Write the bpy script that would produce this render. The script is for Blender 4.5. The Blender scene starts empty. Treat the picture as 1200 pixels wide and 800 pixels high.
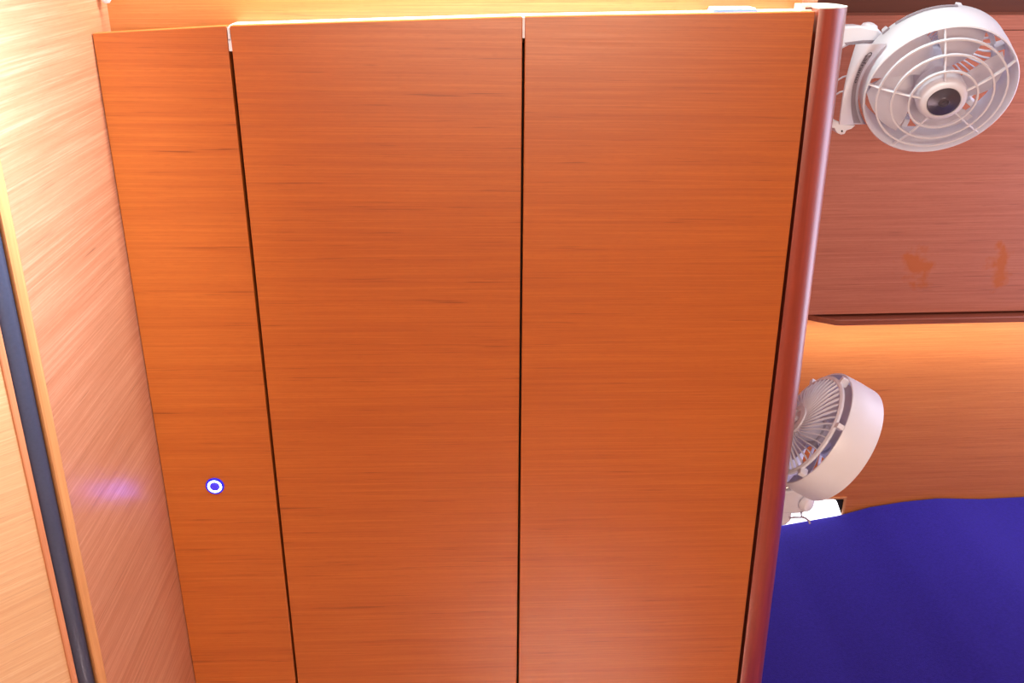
import bpy, bmesh, math, random
from mathutils import Vector, Matrix
import numpy as np
random.seed(4)
scn = bpy.context.scene
COL = scn.collection

# ---------------------------------------------------------------- camera
CAM = Vector((0, 0, 1.70))
ROT = Matrix(((0.9985, 0.0203, -0.05), (-0.0539, 0.388, -0.9201), (0.0007, 0.9214, 0.3886)))
_x = ROT.col[0].normalized(); _z = ROT.col[2].normalized(); _y = _z.cross(_x).normalized(); _x = _y.cross(_z)
ROT = Matrix((_x, _y, _z)).transposed()
FPX = 1142.84
cd = bpy.data.cameras.new('camera'); cam = bpy.data.objects.new('camera', cd); COL.objects.link(cam)
cam.matrix_world = Matrix.Translation(CAM) @ ROT.to_4x4()
cd.sensor_width = 36; cd.lens = FPX / 1200 * 36; cd.clip_start = 0.02
scn.camera = cam

# ---------------------------------------------------------------- view, world, lights
scn.view_settings.view_transform = 'Standard'
scn.view_settings.look = 'None'
scn.view_settings.exposure = 0.0
scn.view_settings.gamma = 1
scn.view_settings.use_curve_mapping = False
w = bpy.data.worlds.new('world'); scn.world = w; w.use_nodes = True
w.node_tree.nodes['Background'].inputs[0].default_value = (0.9, 0.92, 1, 1)
w.node_tree.nodes['Background'].inputs[1].default_value = 0.3

def area(name, loc, target, sx, sy, power, color, spread=180):
    l = bpy.data.lights.new(name, 'AREA'); l.shape = 'RECTANGLE'; l.size = sx; l.size_y = sy
    l.energy = power; l.color = color; l.spread = math.radians(spread)
    o = bpy.data.objects.new(name, l); COL.objects.link(o)
    o.location = loc
    o.rotation_euler = (Vector(target) - Vector(loc)).to_track_quat('-Z', 'Y').to_euler()
    return o
area('hatch_light', (-0.10, 0.76, 1.86), (-0.42, 0.86, 1.54), 0.20, 0.20, 3.8, (0.60, 0.82, 1.0), 78)
area('rear_fill_light', (0.15, -0.90, 1.65), (0.05, 1.2, 1.0), 1.1, 0.5, 33.0, (1.0, 0.76, 0.57))  # unseen fill added behind the camera to light the doors evenly
area('ledge_strip_light', (0.0, 1.215, 1.80), (0.0, 1.245, 1.6), 0.94, 0.02, 7.0, (0.80, 1.0, 0.94))
area('shelf_strip_light', (1.12, 1.86, 0.925), (1.12, 1.90, 0.7), 1.0, 0.015, 2.0, (0.85, 0.92, 1.0))
area('cabin_window_light', (1.72, 1.43, 1.16), (0.46, 1.30, 1.10), 0.95, 1.28, 16.5, (0.70, 0.73, 1.0))
area('cabin_hatch_light', (1.05, 1.30, 1.98), (1.00, 1.55, 0.9), 0.35, 0.35, 2.0, (0.97, 1.0, 1.0))
area('floor_daylight', (0.25, 0.36, 1.97), (0.25, 0.40, 0.0), 0.18, 0.18, 10.0, (0.90, 0.87, 1.0), 15)

# ---------------------------------------------------------------- helpers
def at(x, y, Y0=None, X0=None, Z0=None):
    r = ROT @ Vector(((x - 600) / FPX, -(y - 400) / FPX, -1))
    if Y0 is not None: k = (Y0 - CAM.y) / r.y
    elif X0 is not None: k = (X0 - CAM.x) / r.x
    else: k = (Z0 - CAM.z) / r.z
    return CAM + r * k

def prism(bm, pts, vec):
    """closed polygon (3D points) extruded along vec"""
    a = [bm.verts.new(p) for p in pts]; b = [bm.verts.new(Vector(p) + Vector(vec)) for p in pts]
    n = len(pts); new = [bm.faces.new(a), bm.faces.new(b[::-1])]
    for i in range(n): new.append(bm.faces.new((a[i], b[i], b[(i + 1) % n], a[(i + 1) % n])))
    return new

def box(bm, lo, hi):
    x0, y0, z0 = lo; x1, y1, z1 = hi
    prism(bm, [(x0, y0, z0), (x1, y0, z0), (x1, y1, z0), (x0, y1, z0)], (0, 0, z1 - z0))

def tube(bm, pts, r, n=8, closed=False, flat=None):
    """tube along pts; r number or list; flat=(rx, ry, up) makes an oblong section"""
    pts = [Vector(p) for p in pts]; m = len(pts); rings = []
    prev = None
    for i, p in enumerate(pts):
        if closed: t = (pts[(i + 1) % m] - pts[i - 1]).normalized()
        else: t = (pts[min(i + 1, m - 1)] - pts[max(i - 1, 0)]).normalized()
        if flat: u = t.cross(Vector(flat[2])).normalized()
        elif prev is None: u = t.orthogonal().normalized()
        else: u = (prev - t * prev.dot(t)).normalized()
        prev = u; v = t.cross(u)
        ru, rv = (flat[0], flat[1]) if flat else ((r[i] if isinstance(r, (list, tuple)) else r),) * 2
        rings.append([bm.verts.new(p + u * ru * math.cos(2 * math.pi * k / n) + v * rv * math.sin(2 * math.pi * k / n)) for k in range(n)])
    for i in range(m if closed else m - 1):
        A, B = rings[i], rings[(i + 1) % m]
        for k in range(n): bm.faces.new((A[k], A[(k + 1) % n], B[(k + 1) % n], B[k]))
    if not closed: bm.faces.new(rings[0][::-1]); bm.faces.new(rings[-1])

def lathe(bm, prof, n=64, closed=False):
    """prof: list of (r, z), around local Z"""
    rings = []
    for r, z in prof:
        if r < 1e-6: rings.append([bm.verts.new((0, 0, z))])
        else: rings.append([bm.verts.new((r * math.cos(2 * math.pi * k / n), r * math.sin(2 * math.pi * k / n), z)) for k in range(n)])
    m = len(rings)
    for i in range(m if closed else m - 1):
        A, B = rings[i], rings[(i + 1) % m]
        for k in range(n):
            k2 = (k + 1) % n
            if len(A) == 1 and len(B) == 1: continue
            if len(A) == 1: bm.faces.new((A[0], B[k2], B[k]))
            elif len(B) == 1: bm.faces.new((A[k], A[k2], B[0]))
            else: bm.faces.new((A[k], A[k2], B[k2], B[k]))

def obj(name, bm, mat, parent=None, smooth=False, bevel=0, xf=None, seg=2):
    if xf is not None: bmesh.ops.transform(bm, matrix=xf, verts=bm.verts)
    bmesh.ops.recalc_face_normals(bm, faces=bm.faces)
    off = Vector((0, 0, 0)); q = parent
    while q is not None: off += q.location; q = q.parent
    bmesh.ops.translate(bm, vec=-off, verts=bm.verts)
    me = bpy.data.meshes.new(name); bm.to_mesh(me); bm.free()
    me.materials.append(mat)
    if smooth:
        me.polygons.foreach_set('use_smooth', [True] * len(me.polygons))
        me.set_sharp_from_angle(angle=math.radians(40))
    o = bpy.data.objects.new(name, me); COL.objects.link(o)
    if parent is not None: o.parent = parent
    if bevel:
        b = o.modifiers.new('bevel', 'BEVEL'); b.width = bevel; b.segments = seg; b.limit_method = 'ANGLE'; b.harden_normals = False
        b.angle_limit = math.radians(35)
    return o

def BM(): return bmesh.new()
def empty(name, loc):
    o = bpy.data.objects.new(name, None); COL.objects.link(o); o.location = loc; o.empty_display_size = .05; return o
def tag(o, label, cat=None, group=None, kind=None):
    if label: o['label'] = label
    if cat: o['category'] = cat
    if group: o['group'] = group
    if kind: o['kind'] = kind
    return o
def struct(o, label=None):
    o['kind'] = 'structure'
    if label: o['label'] = label
    return o

# ---------------------------------------------------------------- materials
def mat_new(name):
    m = bpy.data.materials.new(name); m.use_nodes = True
    nt = m.node_tree; p = nt.nodes['Principled BSDF']
    return m, nt, p
def N(nt, t, **kw):
    n = nt.nodes.new(t)
    for k, v in kw.items(): setattr(n, k, v)
    return n
def math_(nt, op, a, b=None, c=None):
    n = N(nt, 'ShaderNodeMath', operation=op)
    for i, s in enumerate((a, b, c)):
        if s is None: continue
        if isinstance(s, (int, float)): n.inputs[i].default_value = s
        else: nt.links.new(s, n.inputs[i])
    return n.outputs[0]
def mixc(nt, f, a, b):
    n = N(nt, 'ShaderNodeMix', data_type='RGBA')
    for s, v in ((0, f), (6, a), (7, b)):
        if isinstance(v, (tuple, float, int)): n.inputs[s].default_value = v if not isinstance(v, tuple) else (*v, 1)
        else: nt.links.new(v, n.inputs[s])
    return n.outputs[2]
def ramp(nt, v, lo, hi, a=0., b=1.):
    n = N(nt, 'ShaderNodeMapRange'); n.clamp = True
    nt.links.new(v, n.inputs[0]); n.inputs[1].default_value = lo; n.inputs[2].default_value = hi
    n.inputs[3].default_value = a; n.inputs[4].default_value = b
    return n.outputs[0]

def veneer(name, along, base=(0.515, 0.129, 0.018), dark=(0.34, 0.064, 0.008), lite=(0.59, 0.168, 0.032), rough=0.34, spec=0.6, tilt=0.0, flecks=1.0, stains=None, contrast=.8):
    """sliced veneer with its grain along a horizontal world direction (angle in degrees from +X)"""
    m, nt, p = mat_new(name)
    tc = N(nt, 'ShaderNodeTexCoord'); oi = N(nt, 'ShaderNodeObjectInfo')
    geo = N(nt, 'ShaderNodeNewGeometry')
    off = N(nt, 'ShaderNodeVectorMath', operation='SCALE'); nt.links.new(oi.outputs['Random'], off.inputs['Scale']); off.inputs[0].default_value = (3.1, 2.7, 7.3)
    add = N(nt, 'ShaderNodeVectorMath', operation='ADD'); nt.links.new(geo.outputs['Position'], add.inputs[0]); nt.links.new(off.outputs[0], add.inputs[1])
    rot = N(nt, 'ShaderNodeVectorRotate', rotation_type='EULER_XYZ', invert=True)
    rot.inputs['Rotation'].default_value = (0, -tilt, math.radians(along)); nt.links.new(add.outputs[0], rot.inputs['Vector'])
    def noise(sx, sz, det=3, dist=0.0, shift=0.0):
        mp = N(nt, 'ShaderNodeMapping'); mp.inputs['Scale'].default_value = (sx, sz, sz); mp.inputs['Location'].default_value = (shift, shift * 1.7, shift * .6)
        nt.links.new(rot.outputs[0], mp.inputs[0])
        n = N(nt, 'ShaderNodeTexNoise'); n.inputs['Scale'].default_value = 1; n.inputs['Detail'].default_value = det; n.inputs['Distortion'].default_value = dist
        n.inputs['Roughness'].default_value = .6
        nt.links.new(mp.outputs[0], n.inputs['Vector']); return n.outputs['Fac']
    fine = noise(6, 520, 2); med = noise(2.0, 150, 3, shift=5); broad = noise(.9, 16, 2, shift=9); fl = noise(12, 520, 1, shift=14); pore = noise(90, 900, 0, shift=20)
    a = ramp(nt, fine, .40, .68); b = ramp(nt, med, .42, .72); c_ = ramp(nt, broad, .35, .70)
    f1 = math_(nt, 'MULTIPLY', a, .32 * contrast); f2 = math_(nt, 'MULTIPLY', b, .34 * contrast); f3 = math_(nt, 'MULTIPLY', c_, .22 * contrast)
    f = math_(nt, 'ADD', math_(nt, 'ADD', f1, f2), f3)
    col = mixc(nt, f, base, dark)
    li = math_(nt, 'MULTIPLY', ramp(nt, fine, .46, .30), .45 * contrast)
    col = mixc(nt, li, col, lite)
    flk = math_(nt, 'MULTIPLY', math_(nt, 'MULTIPLY', ramp(nt, fl, .63, .73), ramp(nt, med, .48, .62)), .65 * flecks)
    col = mixc(nt, flk, col, (dark[0] * .45, dark[1] * .4, dark[2] * .5))
    col = mixc(nt, math_(nt, 'MULTIPLY', ramp(nt, pore, .60, .75), .18), col, dark)
    r = ramp(nt, fine, .3, .7, rough - .04, rough + .05)
    if stains:
        tot = None
        for (cx, cz, rx, rz) in stains:
            sp = N(nt, 'ShaderNodeSeparateXYZ'); nt.links.new(geo.outputs['Position'], sp.inputs[0])
            nn = N(nt, 'ShaderNodeTexNoise'); nn.inputs['Scale'].default_value = 34; nn.inputs['Detail'].default_value = 4
            nt.links.new(geo.outputs['Position'], nn.inputs['Vector'])
            dx = math_(nt, 'DIVIDE', math_(nt, 'SUBTRACT', sp.outputs[0], cx), rx); dz = math_(nt, 'DIVIDE', math_(nt, 'SUBTRACT', sp.outputs[2], cz), rz)
            d = math_(nt, 'SQRT', math_(nt, 'ADD', math_(nt, 'MULTIPLY', dx, dx), math_(nt, 'MULTIPLY', dz, dz)))
            d = math_(nt, 'ADD', d, math_(nt, 'MULTIPLY', math_(nt, 'SUBTRACT', nn.outputs['Fac'], .5), 3.4))
            s = ramp(nt, d, 1.15, .55)
            tot = s if tot is None else math_(nt, 'MAXIMUM', tot, s)
        col = mixc(nt, math_(nt, 'MULTIPLY', tot, .9), col, (0.43, 0.098, 0.014))
        r = math_(nt, 'ADD', r, math_(nt, 'MULTIPLY', tot, .35))
    nt.links.new(col, p.inputs['Base Color']); nt.links.new(r, p.inputs['Roughness'])
    p.inputs['Specular IOR Level'].default_value = spec
    return m

def plain(name, col, rough=.5, metal=0, spec=.5, emit=None, es=0, noise=None, coat=0, bump=0, bscale=400, trans=0):
    m, nt, p = mat_new(name)
    p.inputs['Base Color'].default_value = (*col, 1); p.inputs['Roughness'].default_value = rough; p.inputs['Metallic'].default_value = metal
    p.inputs['Specular IOR Level'].default_value = spec; p.inputs['Coat Weight'].default_value = coat; p.inputs['Coat Roughness'].default_value = .15
    p.inputs['Subsurface Weight'].default_value = 0
    if emit: p.inputs['Emission Color'].default_value = (*emit, 1); p.inputs['Emission Strength'].default_value = es
    tc = N(nt, 'ShaderNodeTexCoord'); n = N(nt, 'ShaderNodeTexNoise'); n.inputs['Scale'].default_value = noise[0] if noise else bscale
    nt.links.new(tc.outputs['Object'], n.inputs['Vector'])
    if noise:
        n.inputs['Detail'].default_value = 4
        c2 = tuple(c * (1 - noise[1]) for c in col); c1 = tuple(min(1, c * (1 + noise[1])) for c in col)
        nt.links.new(mixc(nt, n.outputs['Fac'], c2, c1), p.inputs['Base Color'])
    if bump:
        n2 = N(nt, 'ShaderNodeTexNoise'); n2.inputs['Scale'].default_value = bscale; n2.inputs['Detail'].default_value = 2
        nt.links.new(tc.outputs['Object'], n2.inputs['Vector'])
        b = N(nt, 'ShaderNodeBump'); b.inputs['Strength'].default_value = bump; b.inputs['Distance'].default_value = .002
        nt.links.new(n2.outputs['Fac'], b.inputs['Height']); nt.links.new(b.outputs[0], p.inputs['Normal'])
    return m

def solidwood(name, col, dark, rough, spec=.5, coat=0., sc=(180, 180, 6)):
    m, nt, p = mat_new(name)
    geo = N(nt, 'ShaderNodeNewGeometry'); mp = N(nt, 'ShaderNodeMapping'); mp.inputs['Scale'].default_value = sc
    nt.links.new(geo.outputs['Position'], mp.inputs[0])
    n = N(nt, 'ShaderNodeTexNoise'); n.inputs['Scale'].default_value = 1; n.inputs['Detail'].default_value = 3
    nt.links.new(mp.outputs[0], n.inputs['Vector'])
    nt.links.new(mixc(nt, ramp(nt, n.outputs['Fac'], .35, .75), col, dark), p.inputs['Base Color'])
    p.inputs['Roughness'].default_value = rough; p.inputs['Specular IOR Level'].default_value = spec
    p.inputs['Coat Weight'].default_value = coat; p.inputs['Coat Roughness'].default_value = .33; p.inputs['Coat IOR'].default_value = 1.75
    return m

M = {}
stA = at(1073, 312, Y0=1.80); stB = at(1172, 308, Y0=1.80)
M['ven_x'] = veneer('veneer_wardrobe', 0, tilt=-0.016)
M['ven_back'] = veneer('veneer_upper_wall', 0, base=(0.56, 0.175, 0.045), dark=(0.36, 0.075, 0.016), lite=(0.64, 0.24, 0.075))  # lighter copy of the wardrobe veneer, standing for overexposure above it
M['ven_over'] = veneer('veneer_overhead_locker', 0, base=(0.46, 0.155, 0.095), dark=(.30, .075, .035), lite=(.54, .22, .14), rough=.42, stains=[(stA.x, stA.z, .029, .037), (stB.x, stB.z, .024, .040)], contrast=.8)  # pinker base colour carries the haze of reflected window light
M['ven_y'] = veneer('veneer_side_wall', 90, base=(0.60, 0.255, 0.145), dark=(.40,.12,.05), lite=(.72, .38, .25), spec=.8, rough=.34, contrast=.9)  # base paled to stand for the overexposed light on the left wall
M['ven_d'] = veneer('veneer_door_leaf', 45, base=(0.68, 0.37, 0.18), dark=(.52, .22, .09), lite=(.78, .50, .30), rough=.40)
M['edge_light'] = solidwood('pale_edge_banding', (.62, .27, .10), (.52, .20, .07), .45)
M['ledge'] = solidwood('pale_ledge', (.88, .80, .74), (.80, .70, .62), .5, sc=(6, 120, 120))
M['mahog'] = solidwood('red_mahogany', (.33, .045, .018), (.25, .028, .010), .34, coat=.8)
M['rubber'] = plain('dark_rubber', (.045, .047, .078), .36, noise=(300, .2))
M['black'] = plain('black_gap', (.008, .007, .006), .8, noise=(60, .2))
M['darkwood_shade'] = solidwood('dark_wood_and_shade', (.14, .035, .016), (.10, .024, .010), .5, sc=(4, 60, 60))
M['white'] = plain('white_plastic', (.80, .81, .92), .34, noise=(40, .02))
M['whitegrey'] = plain('grey_white_plastic', (.66, .65, .77), .42, noise=(40, .02))
M['badge'] = plain('grey_badge', (.12, .11, .15), .28, metal=.5, noise=(300, .15))
M['ink'] = plain('black_ink', (.03, .02, .04), .5, noise=(300, .1))
M['decal'] = plain('grey_decal', (.32, .28, .34), .45, noise=(300, .1))
M['cover'] = plain('blue_purple_cloth', (.0215, .0125, .235), .95, spec=.1, noise=(180, .25), bump=.5, bscale=700)
M['cover'].node_tree.nodes['Principled BSDF'].inputs['Sheen Weight'].default_value = .06
M['ceiling'] = plain('ceiling_vinyl', (.62, .58, .55), .7, noise=(40, .05))
M['floor'] = veneer('floor_boards', 90, base=(.66, .52, .42), dark=(.50, .36, .26), lite=(.72, .60, .5), rough=.35)
M['chrome'] = plain('brushed_chrome', (.75, .73, .72), .25, metal=1, noise=(200, .05))
M['ring'] = plain('lit_blue_white_ring', (.7, .9, 1), .4, emit=(.10, .13, 1.0), es=45, noise=(200, .02))
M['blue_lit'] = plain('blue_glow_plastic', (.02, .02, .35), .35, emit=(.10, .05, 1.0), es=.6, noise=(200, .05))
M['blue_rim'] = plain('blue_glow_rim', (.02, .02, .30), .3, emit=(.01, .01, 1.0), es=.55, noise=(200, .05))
M['pane'] = plain('daylit_pane', (.9, .9, .95), .2, emit=(.93, .95, 1.0), es=2.2, noise=(5, .02))
M['case'] = plain('pale_blue_plastic', (.16, .24, .75), .35, noise=(60, .03))

# ---------------------------------------------------------------- setting
XL = -0.4213; D = 1.20; YB = 1.268           # left wall, wardrobe front, upper wall
bm = BM(); box(bm, (-1.7, -1.0, -0.05), (2.0, 2.1, 0)); struct(obj('floor', bm, M['floor']))
bm = BM(); box(bm, (-1.7, -1.0, 2.02), (2.0, 2.1, 2.07)); struct(obj('ceiling', bm, M['ceiling']))
bm = BM(); box(bm, (XL - .03, .915, 0), (XL, 2.0, 2.02)); struct(obj('wall_left', bm, M['ven_y']), 'veneered side wall paled for overexposure, with slanting looking grain, left of wardrobe')
bm = BM(); box(bm, (XL, YB, 1.52), (0.432, YB + .03, 2.02)); struct(obj('wall_back', bm, M['ven_back']), 'yellow lit veneered wall above the wardrobe')
bm = BM(); box(bm, (0.435, 1.285, 0), (0.458, 2.0, 2.02)); struct(obj('wall_middle', bm, M['ven_y']), 'bulkhead wall between wardrobe and berth')
bm = BM(); box(bm, (1.75, -1.0, 0), (1.80, 2.1, 2.02)); struct(obj('wall_right', bm, M['ven_y']))
bm = BM(); box(bm, (-1.7, -1.0, 0), (1.75, -.95, 2.02)); struct(obj('wall_rear', bm, M['ceiling']))
YW = 1.92                                      # lower wall behind berth
# lower far wall with a window opening down at the berth
pr = at(992, 583, Y0=YW); wx0, wx1, wz0, wz1 = .60, pr.x, .30, at(985, 582, Y0=YW).z
bm = BM()
for lo, hi in (((.458, YW, 0), (wx0, YW + .03, 2.02)), ((wx1, YW, 0), (1.75, YW + .03, 2.02)), ((wx0, YW, wz1), (wx1, YW + .03, 2.02)), ((wx0, YW, 0), (wx1, YW + .03, wz0))):
    box(bm, lo, hi)
struct(obj('wall_far', bm, M['ven_back']), 'orange veneered wall behind the blue berth')
wr = tag(empty('window_1', (wx0, YW, wz0)), 'bright low window opening beside berth, behind lower fan'); wr['kind'] = 'structure'
bm = BM(); t = .0048
for lo, hi in (((wx1 - t, YW - .002, wz0), (wx1, YW + .004, wz1)), ((wx0, YW - .002, wz1 - t), (wx1 - t, YW + .004, wz1)), ((wx0, YW - .002, wz0), (wx0 + t, YW + .004, wz1 - t)), ((wx0 + t, YW - .002, wz0), (wx1 - t, YW + .004, wz0 + t))):
    box(bm, lo, hi)
obj('window_frame', bm, M['edge_light'], wr)
bm = BM(); box(bm, (wx0 + .0005, YW + .006, wz0 + .0005), (wx1 - .0005, YW + .012, wz1 - .0005)); obj('rubber_seal', bm, M['black'], wr)
A = at(981, 584, Y0=YW + .005); B = at(987, 606, Y0=YW + .005)
bm = BM()
poly = [(wx0 + .012, wz0 + .012)]
dirv = Vector((B.x - A.x, 0, B.z - A.z)); bot = A + dirv * ((wz0 + .012 - A.z) / dirv.z)
bot.x = min(bot.x, wx1 - .006)
poly += [(bot.x, wz0 + .012), (B.x, B.z), (A.x + .001, A.z - .010), (A.x - .003, A.z - .004), (A.x - .010, A.z - .001), (A.x - .020, A.z), (wx0 + .012, A.z + .001)]
prism(bm, [(x, YW + .0045, z) for x, z in poly], (0, .001, 0)); obj('pane', bm, M['pane'], wr)

# ---------------------------------------------------------------- doorway leaf in the left foreground (45 degrees)
P0 = Vector((XL, .915, 0)); dd = Vector((-1, -1, 0)).normalized(); nn_ = Vector((1, -1, 0)).normalized()
def on45(x, y):
    r = ROT @ Vector(((x - 600) / FPX, -(y - 400) / FPX, -1)); k = (P0 - CAM).dot(nn_) / r.dot(nn_)
    return (CAM + r * k - P0).dot(dd)
s1, s2, s3 = [on45(x, 650) for x in (82, 58.5, 50)]
dr = empty('door_1', P0 + dd * .3); dr['kind'] = 'structure'; dr['label'] = 'pale wooden door leaf with black rubber seal, left foreground'
def slab45(a, b, front, back, z0=0, z1=2.02):
    pts = [P0 + dd * a + nn_ * front, P0 + dd * b + nn_ * front, P0 + dd * b + nn_ * back, P0 + dd * a + nn_ * back]
    bm = BM(); prism(bm, [(p.x, p.y, z0) for p in pts], (0, 0, z1 - z0)); return bm
obj('frame_trim', slab45(0.0005, s1, .004, -.03), M['edge_light'], dr, bevel=.003)
# half-round rubber seal
bm = BM(); pts = []
for k in range(13):
    an = math.pi * k / 12; c = (s1 + s2) / 2; hw = (s2 - s1) / 2
    p = P0 + dd * (c - hw * math.cos(an)) + nn_ * (-.006 + .008 * math.sin(an)); pts.append((p.x, p.y, 0))
for s in (s2, s1): p = P0 + dd * s - nn_ * .028; pts.append((p.x, p.y, 0))
prism(bm, pts, (0, 0, 2.02)); obj('rubber_seal', bm, M['rubber'], dr, smooth=True)
obj('edge_trim', slab45(s2, s3, .003, -.03), solidwood('door_edge_wood', (.60, .22, .10), (.50, .16, .07), .4), dr, bevel=.002)
obj('panel', slab45(s3, .75, .0, -.03), M['ven_d'], dr)

# ---------------------------------------------------------------- wardrobe
def topz(x):                                   # the top edge climbs to the right
    xs = [-.4213, -.265, .0789, .4289, .5]; zs = [1.5895, 1.5975, 1.6062, 1.6108, 1.612]
    return float(np.interp(x, xs, zs))
wd = tag(empty('wardrobe', (0.08, D, 0)), 'tall orange veneered wardrobe with two flush doors and a narrow fixed panel', 'wardrobe')
def leaf(x0t, x1t, x0b, x1b, y0=D, y1=D + .018, zb=.06):
    bm = BM()
    xs = [x0t + (x1t - x0t) * k / 8 for k in range(9)]
    pts = [(x0b, y0, zb), (x1b, y0, zb)] + [(x, y0, topz(x)) for x in reversed(xs)]
    prism(bm, pts, (0, y1 - y0, 0)); return bm
g = .0016
obj('side_panel', leaf(XL + .0008, -.2672, XL + .0008, -.2703), M['ven_x'], wd, bevel=.0007)
d1 = obj('door', leaf(-.2630, .0773, -.2672, .0704), M['ven_x'], wd, bevel=.0008)
d2 = obj('door', leaf(.0803, .4262, .0738, .4236), M['ven_x'], wd, bevel=.0008)
bm = BM(); box(bm, (XL + .003, D + .022, .0), (.4290, 1.90, 1.57)); obj('carcass', bm, M['black'], wd)
bm = BM(); pts = [(x, D + .0185, topz(x) - .0012) for x in (-.269, .0789, .32, .4285)]
pts = [(x, y, z - .024) for x, y, z in pts] + pts[::-1]
prism(bm, pts, (0, YB - D - .0195, 0)); obj('ledge', bm, M['ledge'], wd)
for (x, y0, y1) in ((.0788, 22, 47), (-.2651, 33, 47), (-.2648, 47, 60)):  # white slips in seam tops; the middle one stands in for gap light
    za = at(0, y0, Y0=D).z if False else at(600, y0, Y0=D).z; zb = at(600, y1, Y0=D).z
    if x < 0: za = topz(x) - (y0 - 31) * .00095; zb = topz(x) - (y1 - 30) * .00095
    else: za = topz(x) - .001; zb = topz(x) - .024
    bm = BM(); hw = .0014 if y1 != 60 else .0019
    box(bm, (x - hw, D + .001, zb), (x + hw, D + .016, za)); obj('gap_white_slip', bm, M['white'], wd)
bm = BM(); box(bm, (XL + .01, D + .04, 0), (.42, D + .06, .06)); obj('plinth', bm, M['darkwood_shade'], wd)

# corner post with rounded edge (between wardrobe and berth)
def postprof():
    pts = [(.4305, 1.201), (.4305, 1.284), (.4700, 1.284), (.4765, 1.266)]
    for k in range(15):
        an = math.radians(90 - k * 6.0); pts.append((.4315 + .0460 * math.sin(an), 1.240 - .0400 * math.cos(an)))
    return pts
bm = BM(); pz = at(975, 9, Y0=D + .02).z
prism(bm, [(x, y, 0) for x, y in postprof()], (0, 0, pz)); post = struct(obj('trim_1', bm, M['mahog'], smooth=True), 'glossy red mahogany rounded corner post right of wardrobe')
bm = BM(); prism(bm, [(x, y, pz) for x, y in postprof()], (0, 0, .0012)); obj('lit_post_top', bm, M['ledge'], post)  # thin pale layer; its colour stands for strong light on the post top

# small things on the ledge
a = at(836, 13, Y0=1.228); b = at(887, 13, Y0=1.228)
lz = lambda x: topz(x) - .0012
c = tag(empty('flat_case', ((a.x + b.x) / 2, 1.24, lz(.34))), 'small flat pale blue case lying on wardrobe top edge', 'case')
bm = BM(); box(bm, (a.x, 1.225, lz(a.x) + .0006), (b.x, 1.258, lz(a.x) + .0032)); obj('bottom_shell', bm, M['case'], c, bevel=.001)
bm = BM(); box(bm, (a.x + .001, 1.226, lz(a.x) + .0032), (b.x - .002, 1.257, lz(a.x) + .0055)); obj('lid', bm, M['white'], c, bevel=.001)
a = at(938, 12, Y0=1.226).x; b = at(957, 12, Y0=1.226).x; z0 = lz(a)
c = tag(empty('door_catch', ((a + b) / 2, 1.235, z0)), 'small pale wooden door catch with red slot beside corner post', 'catch')
bm = BM(); z1 = z0 + .0075; h0 = a + .005; h1 = b - .003
for lo, hi in (((a, 1.224, z0), (h0, 1.25, z1)), ((h1, 1.224, z0), (b, 1.25, z1)), ((h0, 1.224, z0), (h1, 1.25, z0 + .0022)), ((h0, 1.224, z0 + .0048), (h1, 1.25, z1))): box(bm, lo, hi)
obj('block', bm, M['ledge'], c)
bm = BM(); box(bm, (h0, 1.230, z0 + .0022), (h1, 1.249, z0 + .0048)); obj('slot', bm, M['mahog'], c)

# ring-lit push button on the fixed panel
sc = at(252, 569, Y0=D)
sw = tag(empty('push_button_switch', sc), 'round push button glowing blue white on narrow left panel', 'switch')
X90 = Matrix.Translation(sc) @ Matrix.Rotation(math.radians(90), 4, 'X')    # local z -> -Y
s = .0113; X90 = X90 @ Matrix.Scale(1.13, 4)
bm = BM(); lathe(bm, [(.0088, 0), (s, 0), (s, .0012), (.0106, .0022), (.0088, .0024), (.0086, .0010)], 48, closed=True); obj('bezel', bm, M['blue_rim'], sw, True, xf=X90.copy())
bm = BM(); lathe(bm, [(.0062, 0), (.0085, 0), (.0085, .0020), (.0080, .0026), (.0067, .0026), (.0062, .0018)], 48, closed=True); obj('light_ring', bm, M['ring'], sw, True, xf=X90.copy())
bm = BM(); lathe(bm, [(0, 0), (.0061, 0), (.0061, .0020), (.0054, .0026), (0, .0028)], 48); obj('cap', bm, M['blue_lit'], sw, True, xf=X90.copy())

# small white spot lamp in the upper left corner
lp = at(125, 3, Y0=1.24)
c = tag(empty('reading_lamp', (lp.x, YB, lp.z + .06)), 'tiny white lamp head poking down in top left corner', 'lamp')
bm = BM(); lathe(bm, [(0, 0), (.0035, .0006), (.0058, .004), (.0066, .010), (.0066, .026), (.004, .032), (0, .033)], 32)
obj('lamp_head', bm, M['white'], c, True, xf=Matrix.Translation((lp.x, 1.24, lp.z - .001)))
bm = BM(); tube(bm, [(lp.x, 1.24, lp.z + .030), (lp.x, 1.242, lp.z + .05), (lp.x, 1.25, lp.z + .058), (lp.x, YB, lp.z + .06)], .002, 8); obj('stem', bm, M['chrome'], c, True)
bm = BM(); lathe(bm, [(0, 0), (.010, 0), (.010, .002), (.008, .003), (0, .003)], 32); obj('wall_plate', bm, M['white'], c, True, xf=Matrix.Translation((lp.x, YB - .0002, lp.z + .06)) @ Matrix.Rotation(math.radians(90), 4, 'X'))

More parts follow.
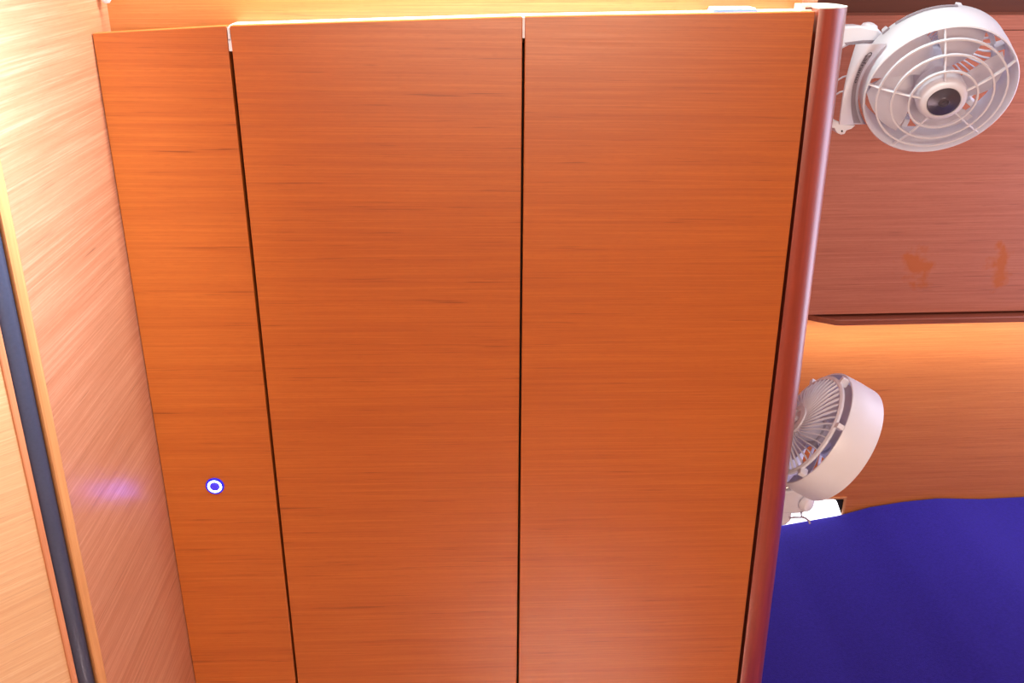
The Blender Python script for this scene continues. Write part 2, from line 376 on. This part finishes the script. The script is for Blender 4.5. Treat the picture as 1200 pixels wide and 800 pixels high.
# ---------------------------------------------------------------- berth cabin: overhead locker, shelf board, berth
YO = 1.80
zo0 = at(1100, 366, Y0=YO).z; zo1 = at(1100, 36, Y0=YO).z
ol = tag(empty('overhead_locker', (1.1, YO, zo0)), 'brown veneered overhead locker with pink reflected haze in its colour and two brown stains', 'locker')
bm = BM(); box(bm, (.4585, YO, zo0), (1.7495, YO + .018, zo1)); obj('front_panel', bm, M['ven_over'], ol, bevel=.001)
bm = BM(); box(bm, (.4585, YO + .019, zo0 + .01), (1.7495, YW - .001, zo1 - .005)); obj('body', bm, M['darkwood_shade'], ol)
bm = BM(); z2 = at(1100, 18, Y0=YO).z; box(bm, (.4585, YO, zo1 + .0012), (1.7495, YW - .001, z2)); obj('top_rail', bm, M['ven_over'], ol)
bm = BM(); box(bm, (.4585, YO + .07, z2 + .0002), (1.7495, YW - .001, 2.02)); struct(obj('trim_2', bm, M['darkwood_shade']), 'board above the overhead locker, coloured dark for the unlit space')  # dark colour put in because this upper area is unlit
# shelf board with cut corner
zs1 = at(1100, 371.5, Y0=YO - .012).z; zs0 = at(1100, 379.5, Y0=YO - .018).z
yf = YO - .018
cA = at(980, 382, Y0=yf); cB = at(953, 376.5, Z0=zs0)
bm = BM(); prism(bm, [(1.7490, yf, zs0), (cA.x + .01, yf, zs0), (cA.x, yf + .001, zs0), (cB.x, cB.y, zs0), (cB.x - .06, cB.y + .05, zs0), (cB.x - .06, YW - .045, zs0), (1.7490, YW - .045, zs0)], (0, 0, zs1 - zs0))
tag(obj('shelf_board', bm, solidwood('shelf_wood', (.30, .085, .045), (.22, .055, .03), .40, sc=(6, 180, 180)), bevel=.002, smooth=True), 'narrow wooden shelf board under overhead locker hiding a strip light', 'shelf')

# berth: mattress under a blue purple cover
top_pts = [(905, 618), (940, 611.5), (985, 603.5), (1020, 594), (1060, 587.5), (1100, 583.5), (1150, 584.5), (1200, 582), (1260, 583)]
TP = [at(x, y, Y0=YW - .012) for x, y in top_pts]
xs_ = [p.x for p in TP]; zs_ = [p.z for p in TP]
bt = tag(empty('berth', (1.0, 1.4, 0)), 'wide berth under a plain blue purple fabric cover beside corner post', 'bed')
bm = BM(); nx, ny = 70, 60; x0, x1, y0, y1 = .462, 1.745, .95, YW - .004
zc = .30; G = []
def hz(x, y):
    h = float(np.interp(x, xs_, zs_))
    u = (y - y0) / (y1 - y0)
    h = h * 1.0 + .012 * math.sin(x * 5.1 + 1) * math.sin(y * 4.3) * (1 - u)
    e = min((y - y0) / .06, 1); e = math.sqrt(max(0, 1 - (1 - e) ** 2))
    el = min((x - x0) / .012, 1); el = math.sqrt(max(0, 1 - (1 - el) ** 2))
    eb = min((y1 - y) / .012, 1); eb = math.sqrt(max(0, 1 - (1 - eb) ** 2))
    return zc + (h - zc) * (.15 + .85 * e) * (.93 + .07 * eb) * (.93 + .07 * el)
for j in range(ny + 1):
    row = []
    for i in range(nx + 1):
        u = i / nx; v = j / ny
        x = x0 + (x1 - x0) * (u ** 1.3); y = y0 + (y1 - y0) * (1 - (1 - v) ** 1.5)
        row.append(bm.verts.new((x, y, hz(x, y))))
    G.append(row)
for j in range(ny):
    for i in range(nx): bm.faces.new((G[j][i], G[j][i + 1], G[j + 1][i + 1], G[j + 1][i]))
edge = [G[0][i] for i in range(nx + 1)] + [G[j][nx] for j in range(1, ny + 1)] + [G[ny][i] for i in range(nx - 1, -1, -1)] + [G[j][0] for j in range(ny - 1, 0, -1)]
low = [bm.verts.new((v.co.x, v.co.y, zc)) for v in edge]
for i in range(len(edge)): bm.faces.new((edge[i], low[i], low[(i + 1) % len(edge)], edge[(i + 1) % len(edge)]))
bm.faces.new(low)
obj('cover', bm, M['cover'], bt, True)
bm = BM(); box(bm, (.462, .96, 0), (1.745, YW - .004, zc)); obj('berth_base', bm, M['ven_x'], bt)

# ---------------------------------------------------------------- fans
def axes(th, ph):
    a = Vector((math.cos(ph) * math.cos(th), math.cos(ph) * math.sin(th), math.sin(ph)))
    u = a.cross(Vector((0, 0, 1))).normalized(); v = a.cross(u).normalized()
    return a, u, v
def fan(centre, th, ph, base, label, spin=0.):
    R = .1; H = .056
    a, u, v = axes(th, ph)
    T = Matrix.Translation(centre) @ Matrix((u, v, a)).transposed().to_4x4() if (u.cross(v)).dot(a) > 0 else Matrix.Translation(centre) @ Matrix((v, u, a)).transposed().to_4x4()
    root = tag(empty('wall_fan', base), label, 'fan', 'white cabin fans on the corner post')
    # shroud band
    bm = BM()
    lathe(bm, [(R - .0035, -.002), (R - .0015, .0012), (R, 0), (R + .0003, -H * .5), (R - .001, -H + .002), (R - .002, -H), (R - .0045, -H), (R - .004, -H * .5)], 96, closed=True)
    obj('shroud', bm, M['white'], root, True, xf=T)
    # front guard: four rings rising towards the hub, five spokes
    bm = BM()
    rr = [(R - .004, .001), (.084, .006), (.0655, .013), (.044, .018)]
    for r, z in rr[1:]:
        lathe(bm, [(r - .0012, z - .0025), (r + .0012, z - .0025), (r + .0012, z + .0015), (r - .0012, z + .0015)], 72, closed=True)
    for k in range(5):
        an = spin + 2 * math.pi * k / 5
        c_, s_ = math.cos(an), math.sin(an)
        line = [(R - .002, -.003), (.084, .004), (.0655, .011), (.044, .016), (.030, .018)]
        tube(bm, [(r * c_, r * s_, z) for r, z in line], 0, 8, flat=(.0016, .0026, (-s_ * 0, 0, 1)))
    obj('front_guard', bm, M['white'], root, True, xf=T)
    bm = BM(); lathe(bm, [(.0, -.02), (.028, -.02), (.032, -.010), (.033, .012), (.031, .019), (.027, .0225), (.0222, .0235), (.0218, .0215), (0, .0215)], 64)
    hub = obj('hub', bm, M['white'], root, True, xf=T)
    bm = BM(); lathe(bm, [(0, .0218), (.0212, .0218), (.0212, .0232), (.0195, .0240), (.008, .0243), (.0072, .0250), (.0060, .0250), (.0055, .0243), (0, .0243)], 64)
    lathe(bm, [(0, .0243), (.0022, .0243), (.0020, .0256), (0, .0262)], 20)
    tube(bm, [(.0045 * math.cos(t * .3), .0045 * math.sin(t * .3), .0246) for t in range(3, 14)], .0005, 6)
    obj('badge', bm, M['badge'], hub, True, xf=T)
    # rotor blades
    rot_e = BM(); lathe(rot_e, [(0, -.022), (.024, -.022), (.026, -.026), (.026, -.046), (0, -.046)], 48)
    rotor = obj('rotor', rot_e, M['whitegrey'], root, True, xf=T)
    for k in range(5):
        bm = BM(); rows = []
        for i in range(9):
            r = .024 + (.088 - .024) * i / 8; wdt = math.radians(24 + 8 * math.sin(i / 8 * math.pi)); sh = math.radians(22) * (i / 8) ** 1.2
            row = []
            for j in range(7):
                s_ = j / 6 - .5; an = spin + 2 * math.pi * k / 5 + .5 + sh + s_ * 2 * wdt
                row.append((r * math.cos(an), r * math.sin(an), -.034 + s_ * .018 + .004 * math.cos(s_ * math.pi)))
            rows.append(row)
        F = [[bm.verts.new(p) for p in row] for row in rows]; Bk = [[bm.verts.new((p[0], p[1], p[2] - .0014)) for p in row] for row in rows]
        for i in range(8):
            for j in range(6):
                bm.faces.new((F[i][j], F[i][j + 1], F[i + 1][j + 1], F[i + 1][j])); bm.faces.new((Bk[i][j], Bk[i + 1][j], Bk[i + 1][j + 1], Bk[i][j + 1]))
        for i in range(8):
            for j in (0, 6): bm.faces.new((F[i][j], F[i + 1][j], Bk[i + 1][j], Bk[i][j]))
        for j in range(6):
            for i in (0, 8): bm.faces.new((F[i][j], F[i][j + 1], Bk[i][j + 1], Bk[i][j]))
        obj('blade', bm, M['whitegrey'], rotor, True, xf=T)
    # rear grille: swept ribs on a shallow dome, rim ring and clips
    bm = BM(); zr = -H - .006
    lathe(bm, [(.081, zr), (.087, zr), (.0875, zr - .004), (.084, zr - .006), (.081, zr - .005)], 96, closed=True)
    for k in range(44):
        an = 2 * math.pi * k / 44; line = []
        for i in range(7):
            q = i / 6; r = .083 + (.024 - .083) * q; z = zr - .003 - .017 * math.sin(q * math.pi / 2); t_ = an + .55 * q * q
            line.append((r * math.cos(t_), r * math.sin(t_), z))
        tube(bm, line, 0, 6, flat=(.0011, .0024, (0, 0, 1)))
    obj('rear_grille', bm, M['white'], root, True, xf=T)
    bm = BM()
    lathe(bm, [(0, -.047), (.020, -.047), (.024, -.060), (.026, zr - .018), (.024, zr - .024), (.016, zr - .0255), (.015, zr - .022), (.006, zr - .022), (.0045, zr - .026), (0, zr - .026)], 48)
    obj('motor_housing', bm, M['whitegrey'], root, True, xf=T)
    for k in range(6):
        an = spin + .3 + 2 * math.pi * k / 6
        m_ = Matrix.Rotation(an, 4, 'Z'); bm = BM(); box(bm, (.083, -.004, zr - .0045), (R - .0035, .004, zr + .0085)); obj('clip', bm, M['white'], root, bevel=.001, xf=T @ m_)
    return root, T

R2 = fan(CAM + (Vector((.6820, 1.3768, 1.4885)) - CAM) * .96, -1.693, -.441, (.47, 1.42, 1.40), 'upper white cabin fan facing the camera, round grey hub badge', spin=math.radians(66))
R3 = fan(CAM + (Vector((.566, 1.272, .983)) - CAM) * 1.05, -.112, -.527, (.47, 1.33, .88), 'lower white cabin fan turned away, showing its ribbed back', spin=.2)
up, lo = R2[0], R3[0]

# upper fan cradle: curved strap behind the shroud, arms from the post, knobs
def ribbon(bm, rows, thick):
    """rows: list of (left point, right point); a plate through them"""
    Fv = [[bm.verts.new(p) for p in r] for r in rows]; Bv = [[bm.verts.new(Vector(p) + Vector(thick)) for p in r] for r in rows]
    n = len(rows); m = len(rows[0])
    for i in range(n - 1):
        for j in range(m - 1):
            bm.faces.new((Fv[i][j], Fv[i][j + 1], Fv[i + 1][j + 1], Fv[i + 1][j])); bm.faces.new((Bv[i][j], Bv[i + 1][j], Bv[i + 1][j + 1], Bv[i][j + 1]))
        for j in (0, m - 1): bm.faces.new((Fv[i][j], Fv[i + 1][j], Bv[i + 1][j], Bv[i][j]))
    for j in range(m - 1):
        for i in (0, n - 1): bm.faces.new((Fv[i][j], Fv[i][j + 1], Bv[i][j + 1], Bv[i][j]))
Tt = R2[1]
def ang_of(px, py, z=-.050):
    best = None
    for k in range(720):
        an = k * math.pi / 360; p = Tt @ Vector((.1 * math.cos(an), .1 * math.sin(an), z))
        v_ = ROT.transposed() @ (p - CAM); X_ = 600 - FPX * v_.x / v_.z; Y_ = 400 + FPX * v_.y / v_.z
        d_ = (X_ - px) ** 2 + (Y_ - py) ** 2
        if best is None or d_ < best[0]: best = (d_, an)
    return best[1]
ZS = -.018
aT, aB = ang_of(1037, 48, ZS), ang_of(1012, 148, ZS)
if aB - aT > math.pi: aB -= 2 * math.pi
if aT - aB > math.pi: aB += 2 * math.pi
def strap_pt(q, s_, out=0.):
    an = aT + (aB - aT) * q
    Rp = Tt @ Vector((.1032 * math.cos(an), .1032 * math.sin(an), ZS))
    Lp = at(1004 - 20 * q - 3 * math.sin(q * math.pi), 52 + 94 * q, Y0=1.335)
    p = Lp.lerp(Rp, s_)
    tc_ = (CAM - p).normalized()
    return p + tc_ * (.010 * math.sin(math.pi * s_) + out)
rows = [[strap_pt(k / 18, j / 9) for j in range(10)] for k in range(19)]
bm = BM(); ribbon(bm, rows, (0, .004, 0)); strap = obj('cradle_strap', bm, M['whitegrey'], up, True)
bm = BM(); ribbon(bm, [[strap_pt(.14 + .84 * k / 20, s_, .0010) for s_ in (.54, .63, .72, .82)] for k in range(21)], (0, .0004, 0)); obj('printed_strip', bm, M['decal'], strap, True)
cu = bpy.data.curves.new('lettering', 'FONT'); cu.body = 'Caframo'; cu.size = .0125; cu.extrude = .0002; cu.align_x = 'CENTER'; cu.align_y = 'CENTER'
to = bpy.data.objects.new('tmp_text', cu); COL.objects.link(to)
bpy.context.view_layer.update()
tm = bpy.data.meshes.new_from_object(to.evaluated_get(bpy.context.evaluated_depsgraph_get())); bpy.data.objects.remove(to)
bm = BM(); bm.from_mesh(tm)
for v in bm.verts:                              # wrap the letters onto the strap, reading upwards
    q = .29 + v.co.x / .0235 * .20; s_ = .68 + v.co.y / .0125 * .30
    p = strap_pt(q, s_, .0018 + v.co.z); v.co = p
obj('lettering', bm, M['ink'], strap)
# arms
YA = 1.375
def armpoly(pp, Y0, dy, mat, name, parent, bev=.0015, root=0):
    # the first and last 'root' points are carried on to the bulkhead face
    pts = [at(x, y, Y0=Y0) for x, y in pp]
    if root: pts = [Vector((.4582, Y0, pts[0].z))] + pts + [Vector((.4582, Y0, pts[-1].z))]
    bm = BM(); prism(bm, pts, (0, dy, 0)); return obj(name, bm, mat, parent, bevel=bev, smooth=True)
armpoly([(984, 31), (1008, 30), (1030, 34), (1036, 40), (1040, 50), (1030, 55), (1008, 52), (996, 53), (986, 58)], YA, .030, M['white'], 'upper_arm', up, .003, 1)
armpoly([(990, 50), (1012, 47), (1030, 47), (1031, 50), (1012, 50), (992, 53)], YA - .0015, .004, M['decal'], 'arm_groove', up, .0003)
armpoly([(978, 140), (990, 146), (1003, 147), (998, 151), (992, 153), (990, 157), (986, 158), (981, 156), (978, 150)], YA, .022, M['white'], 'lower_arm', up, .001, 1)
kb = at(1022, 33, Y0=YA)
bm = BM(); lathe(bm, [(0, 0), (.0125, 0), (.0125, .006), (.010, .012), (.004, .0145), (0, .015)], 32)
obj('pivot_knob', bm, M['white'], up, True, xf=Matrix.Translation(kb + Vector((0, .014, -.008))) @ Matrix.Rotation(math.radians(12), 4, 'Y'))
bm = BM(); hp = at(986.5, 153.5, Y0=YA - .0006); lathe(bm, [(0, 0), (.0014, 0), (.0014, .001), (0, .001)], 16)
obj('screw_hole', bm, M['ink'], up, xf=Matrix.Translation(hp) @ Matrix.Rotation(math.radians(90), 4, 'X'))
for (x, y) in ((994, 89), (990, 107)):
    bm = BM(); tube(bm, [Vector((.4582, YA + .02, at(x - 20, y + 8, Y0=YA + .02).z)), at(x - 14, y + 6, Y0=YA + .02), at(x - 6, y + 1, Y0=YA + .015), at(x + 2, y - 1, Y0=YA + .015), at(x + 3, y + 4, Y0=YA + .016)], .0014, 8); obj('cable_hook', bm, M['white'], up, True)

# slots on the back edge of the upper shroud (seen as grey dashes)
for (p0, p1) in (((1032, 37), (1040, 30)), ((1048, 26), (1122, 12))):
    a0, a1 = ang_of(*p0), ang_of(*p1)
    if a1 - a0 > math.pi: a1 -= 2 * math.pi
    if a0 - a1 > math.pi: a1 += 2 * math.pi
    bm = BM(); rows = []
    for k in range(25):
        an = a0 + (a1 - a0) * k / 24
        rows.append([(.1006 * math.cos(an), .1006 * math.sin(an), -.0475), (.1006 * math.cos(an), .1006 * math.sin(an), -.0515)])
    ribbon(bm, rows, (0, 0, 0)) if False else None
    Fv = [[bm.verts.new(p) for p in r] for r in rows]; Bv = [[bm.verts.new((p[0] * .996, p[1] * .996, p[2])) for p in r] for r in rows]
    for k in range(24):
        for q in ((Fv[k][0], Fv[k][1], Fv[k + 1][1], Fv[k + 1][0]), (Bv[k][0], Bv[k + 1][0], Bv[k + 1][1], Bv[k][1]), (Fv[k][0], Fv[k + 1][0], Bv[k + 1][0], Bv[k][0]), (Fv[k][1], Bv[k][1], Bv[k + 1][1], Fv[k + 1][1])): bm.faces.new(q)
    obj('shroud_slot', bm, M['decal'], up, xf=Tt)

# lower fan mount
YM = 1.31
armpoly([(912, 577), (930, 575), (938, 566), (950, 574), (957, 579), (955, 590), (950, 598), (940, 601.5), (928, 602), (912, 602)], YM, .03, M['whitegrey'], 'upper_arm', lo, .003, 1)
armpoly([(908, 600), (928, 600), (927, 610), (921, 615), (908, 618)], YM + .005, .02, M['whitegrey'], 'lower_arm', lo, .002, 1)
kb = at(943, 589, Y0=YM)
bm = BM(); lathe(bm, [(0, 0), (.0125, 0), (.0125, .006), (.010, .010), (.005, .0115), (0, .012)], 32)
obj('pivot_knob', bm, M['white'], lo, True, xf=Matrix.Translation(kb) @ Matrix.Rotation(math.radians(90), 4, 'X') @ Matrix.Rotation(math.radians(25), 4, 'Y'))
bm = BM(); tube(bm, [at(x, y, Y0=YM + .01) for x, y in ((898, 578), (922, 571), (934, 567), (946, 562))], .0028, 10); obj('hinge_pin', bm, M['chrome'], lo, True)
bm = BM(); tube(bm, [at(x, y, Y0=YM - .002) for x, y in ((939, 600), (939, 606), (930, 606), (925, 607))], .0015, 8)
tube(bm, [at(x, y, Y0=YM - .002) for x, y in ((939, 605), (944, 607), (948, 610), (949, 613))], .0018, 8); obj('cable_hook', bm, M['decal'], lo, True)

# little red wood block on the bulkhead behind the lower fan
pa = at(926, 543, Y0=1.40); pb = at(941, 563, Y0=1.40)
bm = BM(); box(bm, (.458, 1.40, pb.z), (pb.x, 1.43, pa.z)); tag(obj('wooden_block', bm, M['mahog'], bevel=.0015), 'small dark red wooden block on bulkhead behind lower fan', 'block')
